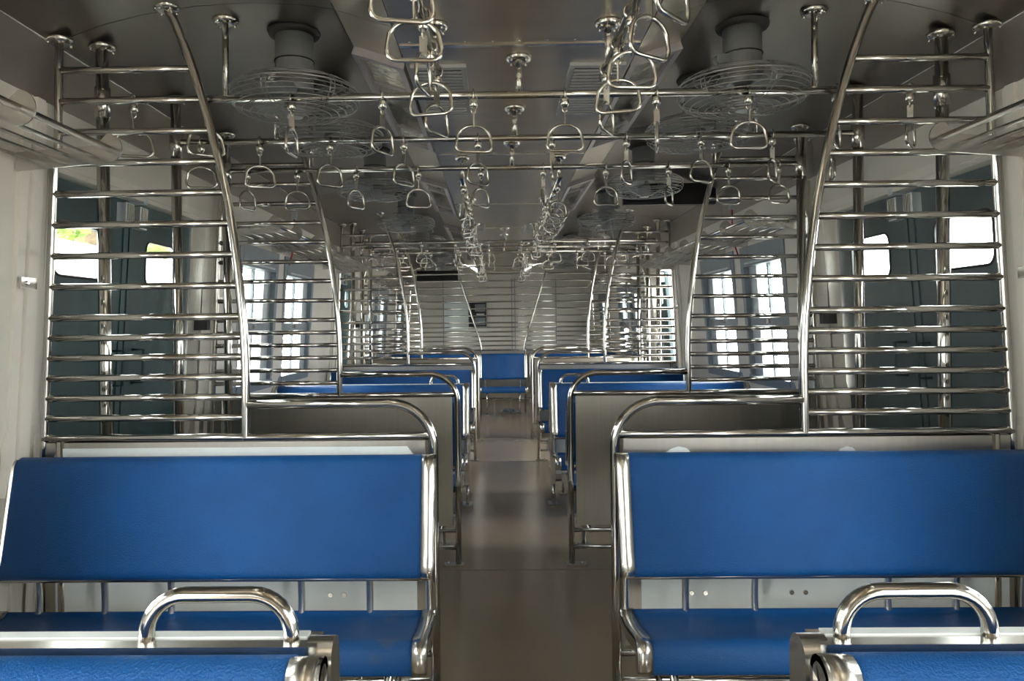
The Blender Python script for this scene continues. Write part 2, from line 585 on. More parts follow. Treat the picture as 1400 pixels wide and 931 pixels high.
def pilaster(n, s, y, where):
    """vertical cover strips of the wall where a screen meets it"""
    o = struct_empty('trim_%d' % n, 'vertical cream cover strip on the %s wall %s' % (SIDE[s], where), (s * 1.80, y, 0))
    off = Vector(o.location)
    for a, b, d in ((-0.10, -0.055, -0.022), (-0.05, 0.0, -0.032), (0.005, 0.035, -0.018)):
        mb = MB()
        wbox(mb, s, y + a, y + b, 0.0, 2.225, d, 0.0)
        mb.v = [tuple(Vector(p) - off) for p in mb.v]
        mb.build('cover_strip', 'trim', o)
    mb = MB()
    wbox(mb, s, y - 0.11, y - 0.02, 1.545, 1.585, -0.040, -0.030)
    mb.v = [tuple(Vector(p) - off) for p in mb.v]
    cl = mb.build('clip', 'strip', o)
    mb = MB().lathe([(0.008, 0), (0.006, -0.006 if s > 0 else 0.006)], (s * (wx(1.565) - 0.040), y - 0.08, 1.565), 8, 'x')
    mb.v = [tuple(Vector(p) - off) for p in mb.v]
    mb.build('bolt', 'tube_fine', cl)

floor_ceiling()
for s in (-1, 1):
    side_wall(s)
    cv = struct_empty('trim_%d' % (40 if s < 0 else 41), 'brushed steel cove sheets along the top of the %s wall' % SIDE[s], (s * 1.72, 0, 2.3))
    cc = [YB, -4.6, -2.8, -1.0, 0.9, 2.84, 4.42, 6.2, 8.0, 9.4, 12.4, YE]
    for a, b in zip(cc, cc[1:]):
        mb = MB()
        wbox(mb, s, a + 0.002, b - 0.002, 2.235, 2.45, -0.006, -0.001)
        mb.v = [(p[0] - s * 1.72, p[1], p[2] - 2.3) for p in mb.v]
        mb.build('cove_sheet', 'cove', cv)
WH = ['far behind the viewer, unseen and added for light', 'behind the viewer past the open doorway, unseen and added for light', 'beside the nearest bench', 'behind the nearest bench handle', 'nearer one behind the second screen',
      'farther one behind the second screen', 'nearer one past the fourth screen', 'farther one past the fourth screen', 'by the far end wall']
n = 0
for s in (-1, 1):
    for i, (a, b) in enumerate(WIN):
        n += 1
        make_window(n, s, a, b, '%s wall, %s' % (SIDE[s], WH[i]))
make_door(1, -1, *DOOR[0], 'closed dark teal double sliding door with small windows on the left', 'door_teal')
make_door(2, 1, *DOOR[0], 'closed teal double sliding door, greyed for reflected light, with small windows on the right', 'door_teal_lit')
make_door(3, -1, *DOOR[1], 'dark teal sliding door in the far left doorway', 'door_teal')
make_door(4, 1, *DOOR[1], 'teal sliding door leaf half open in the far right doorway', 'door_teal', leaves=(1,), slide=0.12)
tn = 3
for s in (-1, 1):
    for i, (a, b) in enumerate(DOOR):
        tn += 1
        jambs(tn, s, a, b, '%s %s' % (('near', 'far')[i], SIDE[s]))
for s in (-1, 1):
    for y, w in ((P1 - 0.06, 'at the nearest screen'), (P2 + 0.12, 'at the second screen'), (P3 - 0.06, 'at the third screen')):
        tn += 1
        pilaster(tn, s, y, w)
# end walls
def end_wall(name, y, label, d):
    poly = [(-1.88, 0), (1.88, 0), (1.865, 0.8), (1.80, 1.05), (1.75, 2.0), (1.725, 2.46)] + [(x, z) for x, z in reversed(CEIL_OUT[:-1])] \
        + [(0.445, 2.43), (-0.445, 2.43)] + [(-x, z) for x, z in CEIL_OUT] + [(-1.75, 2.0), (-1.80, 1.05), (-1.865, 0.8)]
    tag(MB().prism(poly, y, y + d).build(name, 'wall'), label, kind='structure')
end_wall('wall_end', YE, 'grey cream bulkhead closing the far end of the coach', 0.08)
end_wall('wall_back', YB - 0.08, 'cream bulkhead behind the viewer', 0.08)

# ------------------------------------------------------------------ benches
BACK = [(-0.060, 0.895), (-0.058, 0.925), (-0.075, 0.945), (-0.100, 0.945), (-0.122, 0.925), (-0.138, 0.87), (-0.170, 0.74),
        (-0.197, 0.63), (-0.212, 0.585), (-0.212, 0.560), (-0.196, 0.545), (-0.172, 0.548)]
SEAT = [(-0.168, 0.428), (-0.188, 0.417), (-0.215, 0.414), (-0.28, 0.416), (-0.37, 0.429), (-0.445, 0.443), (-0.475, 0.440),
        (-0.497, 0.420), (-0.505, 0.385), (-0.500, 0.352)]
BACK = [(p.x, p.y) for p in smooth_pts([(a, b, 0) for a, b in BACK], 3)]
SEAT = [(p.x, p.y) for p in smooth_pts([(a, b, 0) for a, b in SEAT], 3)]

def make_bench(x0, x1, y, facing, label, group=None, legs=True, brace=-0.02, sup=(0.02, 0.225, 0.46, 0.91, 1.14, 1.37)):
    """bench along x; facing -1 looks towards the camera, +1 away"""
    L = x1 - x0
    xc = (x0 + x1) / 2
    b = thing('seat_bench', label, 'bench', (xc, y, 0), 0 if facing < 0 else math.pi, group)
    h = L / 2
    MB().ribbon(BACK, -h + 0.04, h - 0.04, 0.018, 1).build('backrest', 'blue', b)
    MB().ribbon(SEAT, -h + 0.04, h - 0.04, 0.018, 1).build('seat', 'blue_seat', b)
    off_b = [(p[0] - 0.004, p[1]) for p in BACK]
    off_s = [(p[0] - 0.002, p[1] + 0.004) for p in SEAT]
    for e in (-1, 1):
        xa, xb = sorted((e * h, e * (h - 0.045)))
        la, lb = sorted((e * h, e * (h - 0.006)))
        mb = MB().ribbon(off_b, xa, xb, 0.010, 1)
        st = mb.build('back_end_strip', 'strip', b)
        MB().ribbon(off_b[3:], la, lb, 0.040, 1).build('lip', 'strip', st)
        st = MB().ribbon(off_s, xa, xb, 0.010, 1).build('seat_end_strip', 'strip', b)
        MB().ribbon(off_s[2:], la, lb, 0.040, 1).build('lip', 'strip', st)
    inner = 1 if xc * facing > 0 else -1          # local side that touches the aisle
    for f in sup:
        x = inner * (h - f)
        if abs(x) > h - 0.015: continue
        pts = smooth_pts([(x, -0.135, 0.76), (x, -0.180, 0.60), (x, -0.168, 0.535), (x, -0.164, 0.44), (x, -0.18, 0.398), (x, -0.26, 0.383), (x, -0.42, 0.405)], 4)
        MB().tube(pts, 0.0125, 8).build('support_tube', 'strip', b)
    MB().tube([(-h + 0.02, -0.178, 0.542), (h - 0.02, -0.178, 0.542)], 0.011, 8).build('back_rail', 'tube', b)
    MB().tube([(-h + 0.02, -0.24, 0.384), (h - 0.02, -0.24, 0.384)], 0.014, 8).build('seat_rail', 'tube', b)
    MB().tube([(-h + 0.02, -0.44, 0.405), (h - 0.02, -0.44, 0.405)], 0.014, 8).build('seat_rail', 'tube', b)
    if legs:
        for x in (-h + 0.13, h - 0.13):
            MB().tube([(x, -0.40, 0.40), (x, -0.40, 0.012)], 0.014, 8).build('leg', 'tube', b)
            MB().box(x - 0.035, x + 0.035, -0.435, -0.365, 0.0, 0.012).build('foot_plate', 'sheet', b)
            MB().tube([(x, -0.40, 0.19), (x, brace, 0.19)], 0.011, 8).build('brace', 'tube', b)
    return b

def bow_handle(root, xa, xb, zb, zt, y, r=0.0125):
    rad = 0.058
    pts = [(xa, y, zb)]
    for i in range(9):
        a = R(180 - 90 * i / 8)
        pts.append((xa + rad + rad * math.cos(a), y, zt - rad + rad * math.sin(a)))
    for i in range(9):
        a = R(90 - 90 * i / 8)
        pts.append((xb - rad + rad * math.cos(a), y, zt - rad + rad * math.sin(a)))
    pts.append((xb, y, zb))
    return MB().tube(pts, r, 12).build('bow_handle', 'tube', root)

def make_divider(s, y, label, xi=0.325, xo=1.76):
    """steel panel and posts that carry two benches back to back, with a bow handle on top"""
    d = thing('bench_divider', label, 'divider', (s * xi, y, 0))
    W = xo - xi
    def X(a): return s * a
    def sb(mb, x0, x1, *a):
        p, q = sorted((X(x0), X(x1)))
        return mb.box(p, q, *a)
    sb(MB(), 0.02, W, -0.012, 0.012, 0.20, 0.935).build('panel', 'sheet', d)
    for q in (-1, 1):
        ya, yb = sorted((q * 0.012, q * 0.017))
        sb(MB(), 0.03, W - 0.02, ya, yb, 0.24, 0.93).build('white_facing', 'laminate', d)
    cap = sb(MB(), 0.01, W, -0.028, 0.028, 0.930, 0.944).build('top_cap', 'strip', d)
    sb(MB(), 0.03, W - 0.02, 0.004, 0.026, 0.944, 0.9465).build('white_edging', 'laminate', cap)
    prof = [(-0.030, 0.14), (-0.030, 0.915)] + [(-0.030 * math.cos(R(180 * i / 10)), 0.918 + 0.030 * math.sin(R(180 * i / 10))) for i in range(1, 10)] + [(0.030, 0.915), (0.030, 0.14)]
    p, q = sorted((X(-0.012), X(0.026)))
    k = len(prof)
    vs = [(x, a, b) for x in (p, q) for a, b in prof]
    mb = MB()
    mb._add(vs, [(i, k + i, k + i + 1, i + 1) for i in range(k - 1)], True)
    mb._add(vs, [tuple(range(k)), tuple(reversed(range(k, 2 * k))), (0, k - 1, 2 * k - 1, k)], False)
    mb.build('end_plate', 'strip', d)
    bow_handle(d, *sorted((X(0.400 - xi), X(0.613 - xi))), 0.94, 1.010, 0.0, 0.0118)
    for x in (0.01, W - 0.05):
        for yy in (-0.035, 0.035):
            MB().tube([(X(x), yy, 0.16), (X(x), yy, 0.012)], 0.013, 8).build('leg', 'tube', d)
        sb(MB(), x - 0.04, x + 0.04, -0.07, 0.07, 0, 0.012).build('foot_plate', 'sheet', d)
    MB().tube([(X(0.01), 0, 0.19), (X(W - 0.05), 0, 0.19)], 0.013, 8).build('bottom_rail', 'tube', d)
    return d

XI, XO = 0.315, 1.835
def span(s): return sorted((s * XI, s * XO))
G_BENCH = 'blue seat benches'
for s in (-1, 1):
    w = SIDE[s]
    make_divider(s, 1.12, 'back-to-back bench frame with a bow handle in the %s foreground' % w, xi=0.348)
    make_bench(*sorted((s * 0.337, s * XO)), 1.14, -1, 'blue bench at the bottom %s corner, cut off by the frame' % w, G_BENCH, brace=-0.065)
    make_bench(*span(s), P1 - 0.005, -1, 'large blue bench on the %s against the nearest barred screen' % w, G_BENCH)
    make_bench(*span(s), P2 + 0.005, 1, 'blue bench turned away behind the %s plain steel panel' % w, G_BENCH)
    make_divider(s, 6.0, 'bench frame with a small bow handle between the second and third %s screens' % w)
    make_bench(*span(s), 6.02, -1, 'blue bench in mid coach on the %s under the small bow handle' % w, G_BENCH, brace=-0.065)
    make_bench(*span(s), 5.98, 1, 'blue bench turned away in mid coach on the %s' % w, G_BENCH, brace=-0.065)
    make_bench(*span(s), P3 - 0.005, -1, 'blue bench on the %s against the third barred screen' % w, G_BENCH)
    make_bench(*span(s), P4 + 0.005, 1, 'blue bench turned away behind the fourth %s screen' % w, G_BENCH)
    make_bench(*sorted((s * 0.42, s * XO)), P5 - 0.005, -1, 'blue bench on the %s of the far closing screen' % w, G_BENCH)
    make_bench(*sorted((s * 0.02, s * XO)), YE - 0.02, -1, 'blue bench on the %s against the far bulkhead' % w, G_BENCH)
make_bench(-0.385, 0.385, P5 - 0.06, -1, 'short blue bench blocking the aisle at the far end', G_BENCH, sup=(0.10, 0.66))

# ------------------------------------------------------------------ barred screens
BARS = [1.0 + 0.0738 * k for k in range(1, 7)] + [1.443 + 0.1137 * k for k in range(1, 9)]
ARC = [(1.0, 1.018), (1.31, 1.018), (1.57, 1.037), (1.79, 1.063), (1.97, 1.097), (2.19, 1.150), (2.37, 1.205), (2.51, 1.258), (2.584, 1.296)]
OUT = [(0.30, 1.775), (1.0, 1.762), (2.0, 1.715), (2.05, 1.70), (2.475, 1.69)]
def arc_x(z): return lerp_table(ARC, z)
def out_x(z): return lerp_table(OUT, z)
arc_smooth = smooth_pts([(x, 0, z) for z, x in ARC], 5)

def flange(mb, x, y, z, r=0.050):
    mb.lathe([(r * 0.55, -0.020), (r * 0.9, -0.014), (r, -0.004), (r, 0.004)], (x, y, z), 16)
    for i in range(4):
        a = R(45 + 90 * i)
        mb.lathe([(0.005, -0.012), (0.005, 0.0)], (x + r * 0.78 * math.cos(a), y + r * 0.78 * math.sin(a), z - 0.010), 6)
    return mb

def make_screen(s, y, label, face, panel=True):
    d = thing('barred_screen', label, 'screen', (s * 1.0, y, 0), 0, 'barred steel screens')
    ox = s * 1.0
    def X(a): return s * a - ox
    # tubes
    MB().tube([(X(x), 0, z) for z, x in OUT], 0.0145, 10).build('outer_post', 'tube', d)
    flange(MB(), X(1.69), 0, 2.462 + 0.004).build('ceiling_flange', 'tube_fine', d)
    a = [(X(p.x), 0, p.z) for p in arc_smooth]
    MB().tube([(X(1.018), 0, 0.99)] + a, 0.0165, 12).build('curved_post', 'tube', d)
    flange(MB(), X(1.296), 0, 2.582).build('ceiling_flange', 'tube_fine', d)
    for z in BARS:
        MB().tube([(X(arc_x(z) + 0.008), 0, z), (X(out_x(z) - 0.006), 0, z)], 0.0130, 10).build('bar', 'tube', d)
    MB().tube([(X(0.335), 0, 1.0), (X(1.765), 0, 1.0)], 0.0155, 10).build('base_rail', 'tube', d)
    # bow tube sweeping down into the aisle leg
    rad = 0.16
    xa = 0.330
    pts = [(X(1.01), 0, 1.12), (X(xa + rad + 0.1), 0, 1.12)]
    for i in range(11):
        t = R(90 + 90 * i / 10)
        pts.append((X(xa + rad + rad * math.cos(t)), 0, 1.12 - rad + rad * math.sin(t)))
    pts += [(X(xa), 0, 0.5), (X(xa), 0, 0.012)]
    MB().tube(pts, 0.0175, 12).build('bow_post', 'tube', d)
    p, q = sorted((X(xa - 0.03), X(xa + 0.085)))
    fp = MB().box(p, q, -0.03, 0.03, 0.0, 0.012).build('foot_plate', 'sheet', d)
    MB().lathe([(0.008, 0.012), (0.006, 0.022)], (X(xa + 0.06), 0, 0), 8).build('bolt', 'tube_fine', fp)
    p, q = sorted((X(xa + 0.03), X(1.76)))
    MB().box(p, q, -0.008, 0.008, 0.235, 0.985).build('panel', 'sheet', d)
    if face == 'white':
        # white facing with one clipped corner, leaving a steel strip under the rail
        xs = (0.395, 1.72) if s < 0 else (0.42, 1.74)
        zt = 0.965 if s < 0 else 0.930
        poly = [(X(xs[0] + 0.03), zt - 0.001), (X(xs[0] + 0.008), zt - 0.03), (X(xs[0]), zt - 0.07), (X(xs[0]), 0.26), (X(xs[1]), 0.26), (X(xs[1]), zt - 0.03), (X(xs[1] - 0.02), zt)]
        if s > 0: poly = poly[::-1]
        w = MB().prism(poly, -0.0115, -0.0080).build('white_facing', 'laminate', d)
        for bx in ((0.66, 0.71, 1.16, 1.21) if s < 0 else (0.60, 0.65, 0.96, 1.01)):
            MB().lathe([(0.0095, -0.0110), (0.008, -0.016)], (X(bx), 0, 0.425), 10, 'y').build('bolt', 'tube_fine', w)
    if face == 'white' and s > 0:
        for x0, x1, z1 in ((0.515, 0.602, 0.958), (1.135, 1.195, 0.953)):
            k = 8
            poly = [((x0 + x1) / 2 + (x1 - x0) / 2 * math.cos(R(45 * i)) - ox, 0.935 + (z1 - 0.935) * math.sin(R(45 * i)) * (1, .8, .9, .6, 1, .7, 1, .9)[i]) for i in range(k)]
            MB().prism(poly, -0.0115, -0.008).build('white_remnant', 'laminate', d)
    for z in (0.205, 0.105):
        MB().tube([(X(xa), 0, z), (X(1.70), 0, z)], 0.0125, 8).build('bottom_rail', 'tube', d)
    MB().tube([(X(0.60), 0, 0.205), (X(0.60), 0, 0.105)], 0.008, 8).build('spacer', 'tube', d)
    MB().tube([(X(1.70), 0, 0.99), (X(1.70), 0, 0.0)], 0.0175, 10).build('wall_leg', 'tube', d)
    MB().tube([(X(1.018), 0, 0.235), (X(1.018), 0, 0.0)], 0.0145, 10).build('middle_leg', 'tube', d)
    return d

for s in (-1, 1):
    w = SIDE[s]
    make_screen(s, P1, 'nearest %s barred steel screen rising behind the big blue bench' % w, 'white')
    make_screen(s, P2, 'second %s barred screen with a plain steel panel facing the viewer' % w, 'steel')
    make_screen(s, P3, 'third %s barred screen standing beyond the mid-coach benches' % w, 'steel')
    make_screen(s, P4, 'fourth %s barred screen on the far side of the distant doorway' % w, 'steel')

def make_far_screen():
    d = thing('barred_screen', 'wide barred screen closing the whole aisle at the far end', 'screen', (0, P5, 0), 0, 'barred steel screens')
    for z in BARS:
        MB().tube([(-out_x(z) + 0.006, 0, z), (out_x(z) - 0.006, 0, z)], 0.0125, 8).build('bar', 'tube', d)
    MB().tube([(-1.76, 0, 1.0), (1.76, 0, 1.0)], 0.0155, 8).build('base_rail', 'tube', d)
    for s in (-1, 1):
        MB().tube([(s * x, 0, z) for z, x in OUT], 0.0145, 8).build('outer_post', 'tube', d)
        pts = smooth_pts([(s * 0.35, 0, 0.99), (s * 0.36, 0, 1.1), (s * 0.43, 0, 1.35), (s * 0.55, 0, 1.75), (s * 0.66, 0, 2.1), (s * 0.72, 0, 2.4), (s * 0.74, 0, 2.595)], 4)
        MB().tube(pts, 0.017, 8).build('curved_post', 'tube', d)
        flange(MB(), s * 0.74, 0, 2.59).build('ceiling_flange', 'tube_fine', d)
        MB().tube([(s * 0.36, 0, 0.99), (s * 0.36, 0, 0.0)], 0.016, 8).build('leg', 'tube', d)
        MB().tube([(s * 1.70, 0, 0.99), (s * 1.70, 0, 0.0)], 0.016, 8).build('leg', 'tube', d)
    MB().box(-1.74, 1.74, -0.008, 0.008, 0.235, 0.985).build('panel', 'sheet', d)
    MB().tube([(-1.70, 0, 0.215), (1.70, 0, 0.215)], 0.013, 8).build('bottom_rail', 'strip', d)
make_far_screen()

# ------------------------------------------------------------------ grab rails with hanging handles
RZ = 2.285
def d_ring(w=0.138, h=0.100):
    r = 0.024
    pts = []
    for i in range(5):
        a = R(-90 + 105 * i / 4)
        pts.append((w / 2 - r + r * math.cos(a), 0, -h + r + r * math.sin(a)))
    for i in range(1, 12):
        t = i / 12
        a = R(15 + 150 * t)
        pts.append((w / 2 * 0.98 * math.cos(a) / math.cos(R(15)), 0, -h * 0.72 + h * 0.72 * math.sin(a) ** 0.8 if i else 0))
    for i in range(5):
        a = R(165 + 105 * i / 4)
        pts.append((-w / 2 + r + r * math.cos(a), 0, -h + r + r * math.sin(a)))
    return pts

def make_handle():
    h = thing('hanging_handle', 'x', 'handle', (0, 0, 0))
    # origin on the rail axis
    cl = MB().lathe([(0.015, -0.0165), (0.0175, -0.021), (0.0175, -0.042), (0.010, -0.049)], (0, 0, 0), 12).build('clamp', 'tube_fine', h)
    MB().ring((0, 0, 0), 0.0205, 0.0045, 'x', 16, 6).build('collar', 'tube_fine', cl)
    sh = MB()
    pts = [(-0.009, 0, -0.040), (-0.0095, 0, -0.058), (-0.006, 0, -0.066), (0, 0, -0.069), (0.006, 0, -0.066), (0.0095, 0, -0.058), (0.009, 0, -0.040)]
    sh.tube(pts, 0.0032, 6).build('shackle', 'tube_fine', h)
    st = MB()
    poly = [(-0.002, -0.060), (0.002, -0.060), (0.002, -0.124), (-0.002, -0.124)]
    st.box(-0.0022, 0.0022, -0.011, 0.011, -0.124, -0.062)
    st.build('strap', 'strip', h)
    rg = MB()
    rg.tube([(p[0], 0, p[2] - 0.117) for p in d_ring()], 0.0060, 8, closed=True)
    rg.build('ring', 'tube_fine', h)
    return h
HANDLE = make_handle()
used = [False]
def hang(label, loc, ang, axis, group):
    """axis 'x': rail runs across; the ring is turned by ang"""
    if not used[0]:
        h = HANDLE
        used[0] = True
        h.location = loc
        h['label'] = label
        h['group'] = group
    else:
        h = copy_tree(HANDLE, label, loc, group=group)
    a = R(ang)
    for ch in h.children:
        nm = ch.name.split('.')[0]
        ch.rotation_euler = (0, 0, (math.pi / 2 if axis == 'y' else 0) if nm == 'clamp' else a)
    return h

HX = [-1.49, -1.21, -0.877, -0.526, -0.175, 0.175, 0.526, 0.877, 1.21, 1.49]
def cross_rail(y, label, angs, which, post=1.61, hx=HX):
    t = thing('cross_rail', label, 'grab rail', (0, y, 0))
    MB().tube([(-post, 0, RZ), (post, 0, RZ)], 0.0150, 10).build('rail', 'tube', t)
    for x in (-1.13, 0, 1.13):
        zt = cz(x)
        MB().tube([(x, 0, RZ), (x, 0, zt - 0.004)], 0.0125, 10).build('drop_support', 'tube', t)
        flange(MB(), x, 0, zt - 0.003).build('ceiling_flange', 'tube_fine', t)
    for s in (-1, 1):
        x = s * post
        zt = cz(x)
        pl = MB().tube([(x, 0, 0.0), (x, 0, zt - 0.004)], 0.0235, 12).build('pole', 'tube', t)
        MB().lathe([(0.029, RZ - 0.07), (0.029, RZ + 0.05)], (x, 0, 0), 12).build('sleeve', 'tube', pl)
        flange(MB(), x, 0, zt - 0.008, 0.052).build('ceiling_flange', 'tube_fine', t)
        flange(MB(), x, 0, 0.022, 0.052).build('floor_flange', 'tube_fine', t)
    for i, (x, a) in enumerate(zip(hx, angs)):
        hang('steel D-handle on the %s cross rail, %s from the left' % (which, ORD[i]), (x, y, RZ), a, 'x', 'handles on the %s cross rail' % which)

cross_rail(2.95, 'nearest steel cross rail between two poles in the near doorway', [20, 35, 86, 62, 8, 0, 80, 0, 55, 50], 'nearest')
cross_rail(3.63, 'middle steel cross rail of the three in the near doorway', [10, 25, 45, 52, 45, 87, 60, 30, 55, 75], 'middle near-doorway')
cross_rail(4.31, 'farthest steel cross rail of the three in the near doorway', [70, 0, 60, 15, 50, 75, 10, 60, 10, 20], 'third near-doorway')
rr = random.Random(5)
for k, y in enumerate((8.10, 8.66, 9.22)):
    cross_rail(y, 'steel cross rail in the far doorway, %s from the viewer' % ORD[k], [rr.choice((0, 10, 40, 65, 85)) for _ in HX],
               'far-doorway %s' % ORD[k])

def aisle_rail(s, y0, y1, label, where, ys, angs):
    x = s * 0.295
    t = thing('aisle_rail', label, 'grab rail', (x, y0, 0))
    MB().tube([(0, 0, RZ), (0, y1 - y0, RZ)], 0.015, 10).build('rail', 'tube', t)
    k = max(2, int((y1 - y0) / 1.25) + 1)
    for i in range(k):
        yy = 0.14 + (y1 - y0 - 0.28) * i / (k - 1)
        MB().tube([(0, yy, RZ), (0, yy, 2.427)], 0.0125, 10).build('drop_support', 'tube', t)
        flange(MB(), 0, yy, 2.426, 0.046).build('ceiling_flange', 'tube_fine', t)
    for i, (yy, a) in enumerate(zip(ys, angs)):
        hang('steel D-handle on the %s, %s from the viewer' % (where, ORD[i]), (x, yy, RZ), a, 'y', 'handles on the %s' % where)

near_y = [1.43 + 0.248 * i for i in range(6)]
for s in (-1, 1):
    w = SIDE[s]
    aisle_rail(s, 0.2, 2.76, 'near %s aisle rail running overhead towards the viewer' % w, 'near %s aisle rail' % w, near_y,
               [30, 12, 4, 78, -12, 60] if s < 0 else [40, 48, 36, 6, -14, 62])
    ys = [4.80 + 0.248 * i for i in range(13)]
    aisle_rail(s, 4.55, 7.88, '%s aisle rail over the mid-coach benches' % w, 'mid-coach %s aisle rail' % w, ys, [rr.uniform(-90, 90) for _ in ys])
    ys = [9.65 + 0.248 * i for i in range(11)]
    aisle_rail(s, 9.45, 12.38, 'distant %s aisle rail before the closing screen' % w, 'distant %s aisle rail' % w, ys, [rr.uniform(-90, 90) for _ in ys])

# ------------------------------------------------------------------ fans
def make_fan(label):
    f = thing('ceiling_fan', label, 'fan', (0, 0, 0), 0, 'caged ceiling fans')
    # origin at the ceiling fixing; everything hangs below
    MB().lathe([(0.075, -0.02), (0.10, -0.016), (0.105, -0.004), (0.105, 0.0)], (0, 0, 0), 24).build('base_flange', 'dark', f)
    hs = MB().lathe([(0.070, -0.245), (0.074, -0.235), (0.076, -0.015)], (0, 0, 0), 28).build('motor_housing', 'fan', f)
    MB().ring((0, 0, -0.12), 0.0775, 0.003, 'z', 28, 5).build('band', 'dark', hs)
    br = MB().box(-0.115, -0.07, -0.02, 0.0, -0.165, -0.13)
    br.lathe([(0.020, -0.022), (0.020, 0.002)], (-0.118, 0, -0.155), 10, 'y')
    br.build('tilt_bracket', 'fan', f)
    cg = MB()
    rings = [(0.10, -0.222), (0.13, -0.214), (0.16, -0.210), (0.19, -0.211), (0.22, -0.217), (0.243, -0.230), (0.254, -0.246), (0.257, -0.262),
             (0.255, -0.278), (0.248, -0.296), (0.232, -0.312), (0.205, -0.324), (0.175, -0.331), (0.145, -0.336), (0.115, -0.340), (0.085, -0.342), (0.055, -0.343)]
    for i, (r, z) in enumerate(rings):
        cg.ring((0, 0, z), r, 0.0050 if i == 6 else 0.0023, 'z', 36, 4)
    for q in range(6):
        for dq in (-2.2, 2.2):
            a = R(60 * q + 18 + dq)
            cg.tube([(r * math.cos(a), r * math.sin(a), z) for r, z in rings], 0.0021, 4)
    cg.build('cage', 'wire', f)
    hb = MB().lathe([(0.03, -0.345), (0.042, -0.325), (0.045, -0.285), (0.03, -0.245)], (0, 0, 0), 20).build('hub', 'fan', f)
    for k in range(3):
        a0 = R(120 * k + 25)
        mb = MB()
        vs = []
        pts = [(0.04, 0.022, -0.03), (0.10, 0.045, -0.055), (0.17, 0.055, -0.07), (0.225, 0.035, -0.045)]
        for u, p, q in pts:
            for v in (p, q):
                zz = -0.275 + v * 0.28
                vs.append((u * math.cos(a0) - v * math.sin(a0), u * math.sin(a0) + v * math.cos(a0), zz))
        n = len(vs)
        vs += [(p[0], p[1], p[2] + 0.004) for p in vs]
        fs = []
        for i in range(0, n - 2, 2):
            fs += [(i, i + 1, i + 3, i + 2), (n + i, n + i + 2, n + i + 3, n + i + 1), (i, i + 2, n + i + 2, n + i), (i + 1, n + i + 1, n + i + 3, i + 3)]
        fs += [(0, n, n + 1, 1), (n - 2, n - 1, 2 * n - 1, 2 * n - 2)]
        mb._add(vs, fs, False)
        mb.build('blade', 'fan', f)
    return f
FAN = None
FANY = [(3.09, 'nearest caged fan on the %s, above the nearest cross rail'), (3.76, 'second caged fan on the %s, above the middle cross rail'),
        (5.15, 'third caged fan on the %s, just past the second screen'), (6.90, 'fourth caged fan on the %s, above the mid-coach benches'),
        (8.45, 'fifth caged fan on the %s, over the far doorway'), (10.2, 'sixth caged fan on the %s, beyond the far doorway'),
        (11.6, 'farthest caged fan on the %s, before the closing screen')]
for s in (-1, 1):
    for i, (y, l) in enumerate(FANY):
        loc = (s * 0.90, y, cz(0.90) - 0.002)
        if FAN is None:
            FAN = make_fan(l % SIDE[s])
            FAN.location = loc
        else:
            copy_tree(FAN, l % SIDE[s], loc, rz=R(37 * i + (20 if s > 0 else 0)))

# ------------------------------------------------------------------ ceiling lamps on the sloped shoulders, vents in the centre
def make_lamp(s, y0, y1, label):
    a = Vector((s * 0.460, 0, 2.499))
    b = Vector((s * 0.676, 0, 2.567))
    u = (b - a).normalized()
    nrm = Vector((u.z * s, 0, -u.x * s)).normalized()
    if nrm.z > 0: nrm = -nrm
    o = thing('ceiling_lamp', label, 'lamp', (s * 0.568, (y0 + y1) / 2, 2.533), 0, 'recessed ceiling lamps')
    off = Vector(o.location)
    w = (b - a).length
    def slab(u0, u1, ya, yb, d0, d1):
        p = []
        for d in (d0, d1):
            for uu, yy in ((u0, ya), (u1, ya), (u1, yb), (u0, yb)):
                p.append(a + u * uu + nrm * d + Vector((0, yy, 0)) - off)
        if s > 0:
            return p[4:] + p[:4]
        return p
    for u0, u1, ya, yb, nm in ((0, 0.028, y0, y1, 'long_frame'), (w - 0.028, w, y0, y1, 'long_frame'),
                               (0.028, w - 0.028, y0, y0 + 0.035, 'end_frame'), (0.028, w - 0.028, y1 - 0.035, y1, 'end_frame')):
        MB().hexa([tuple(p) for p in slab(u0, u1, ya, yb, 0.0, 0.034)]).build(nm, 'lamp_frame', o)
    MB().hexa([tuple(p) for p in slab(0.026, w - 0.026, y0 + 0.033, y1 - 0.033, 0.006, 0.018)]).build('reflector', 'mirror', o)
    for t in (0.25, 0.75):
        yy = y0 + (y1 - y0) * t
        MB().hexa([tuple(p) for p in slab(0.028, w - 0.028, yy - 0.006, yy + 0.006, 0.018, 0.026)]).build('cross_strip', 'lamp_frame', o)
    return o
LAMPS = [(0.35, 1.9, 'above the foreground benches'), (3.18, 4.72, 'above the near doorway'), (5.98, 7.6, 'above the mid-coach benches'),
         (8.75, 10.3, 'above the far doorway'), (11.2, 12.8, 'near the closing screen')]
for s in (-1, 1):
    for y0, y1, w in LAMPS:
        make_lamp(s, y0, y1, 'long recessed lamp with rippled mirror face, %s side, %s' % (SIDE[s], w))

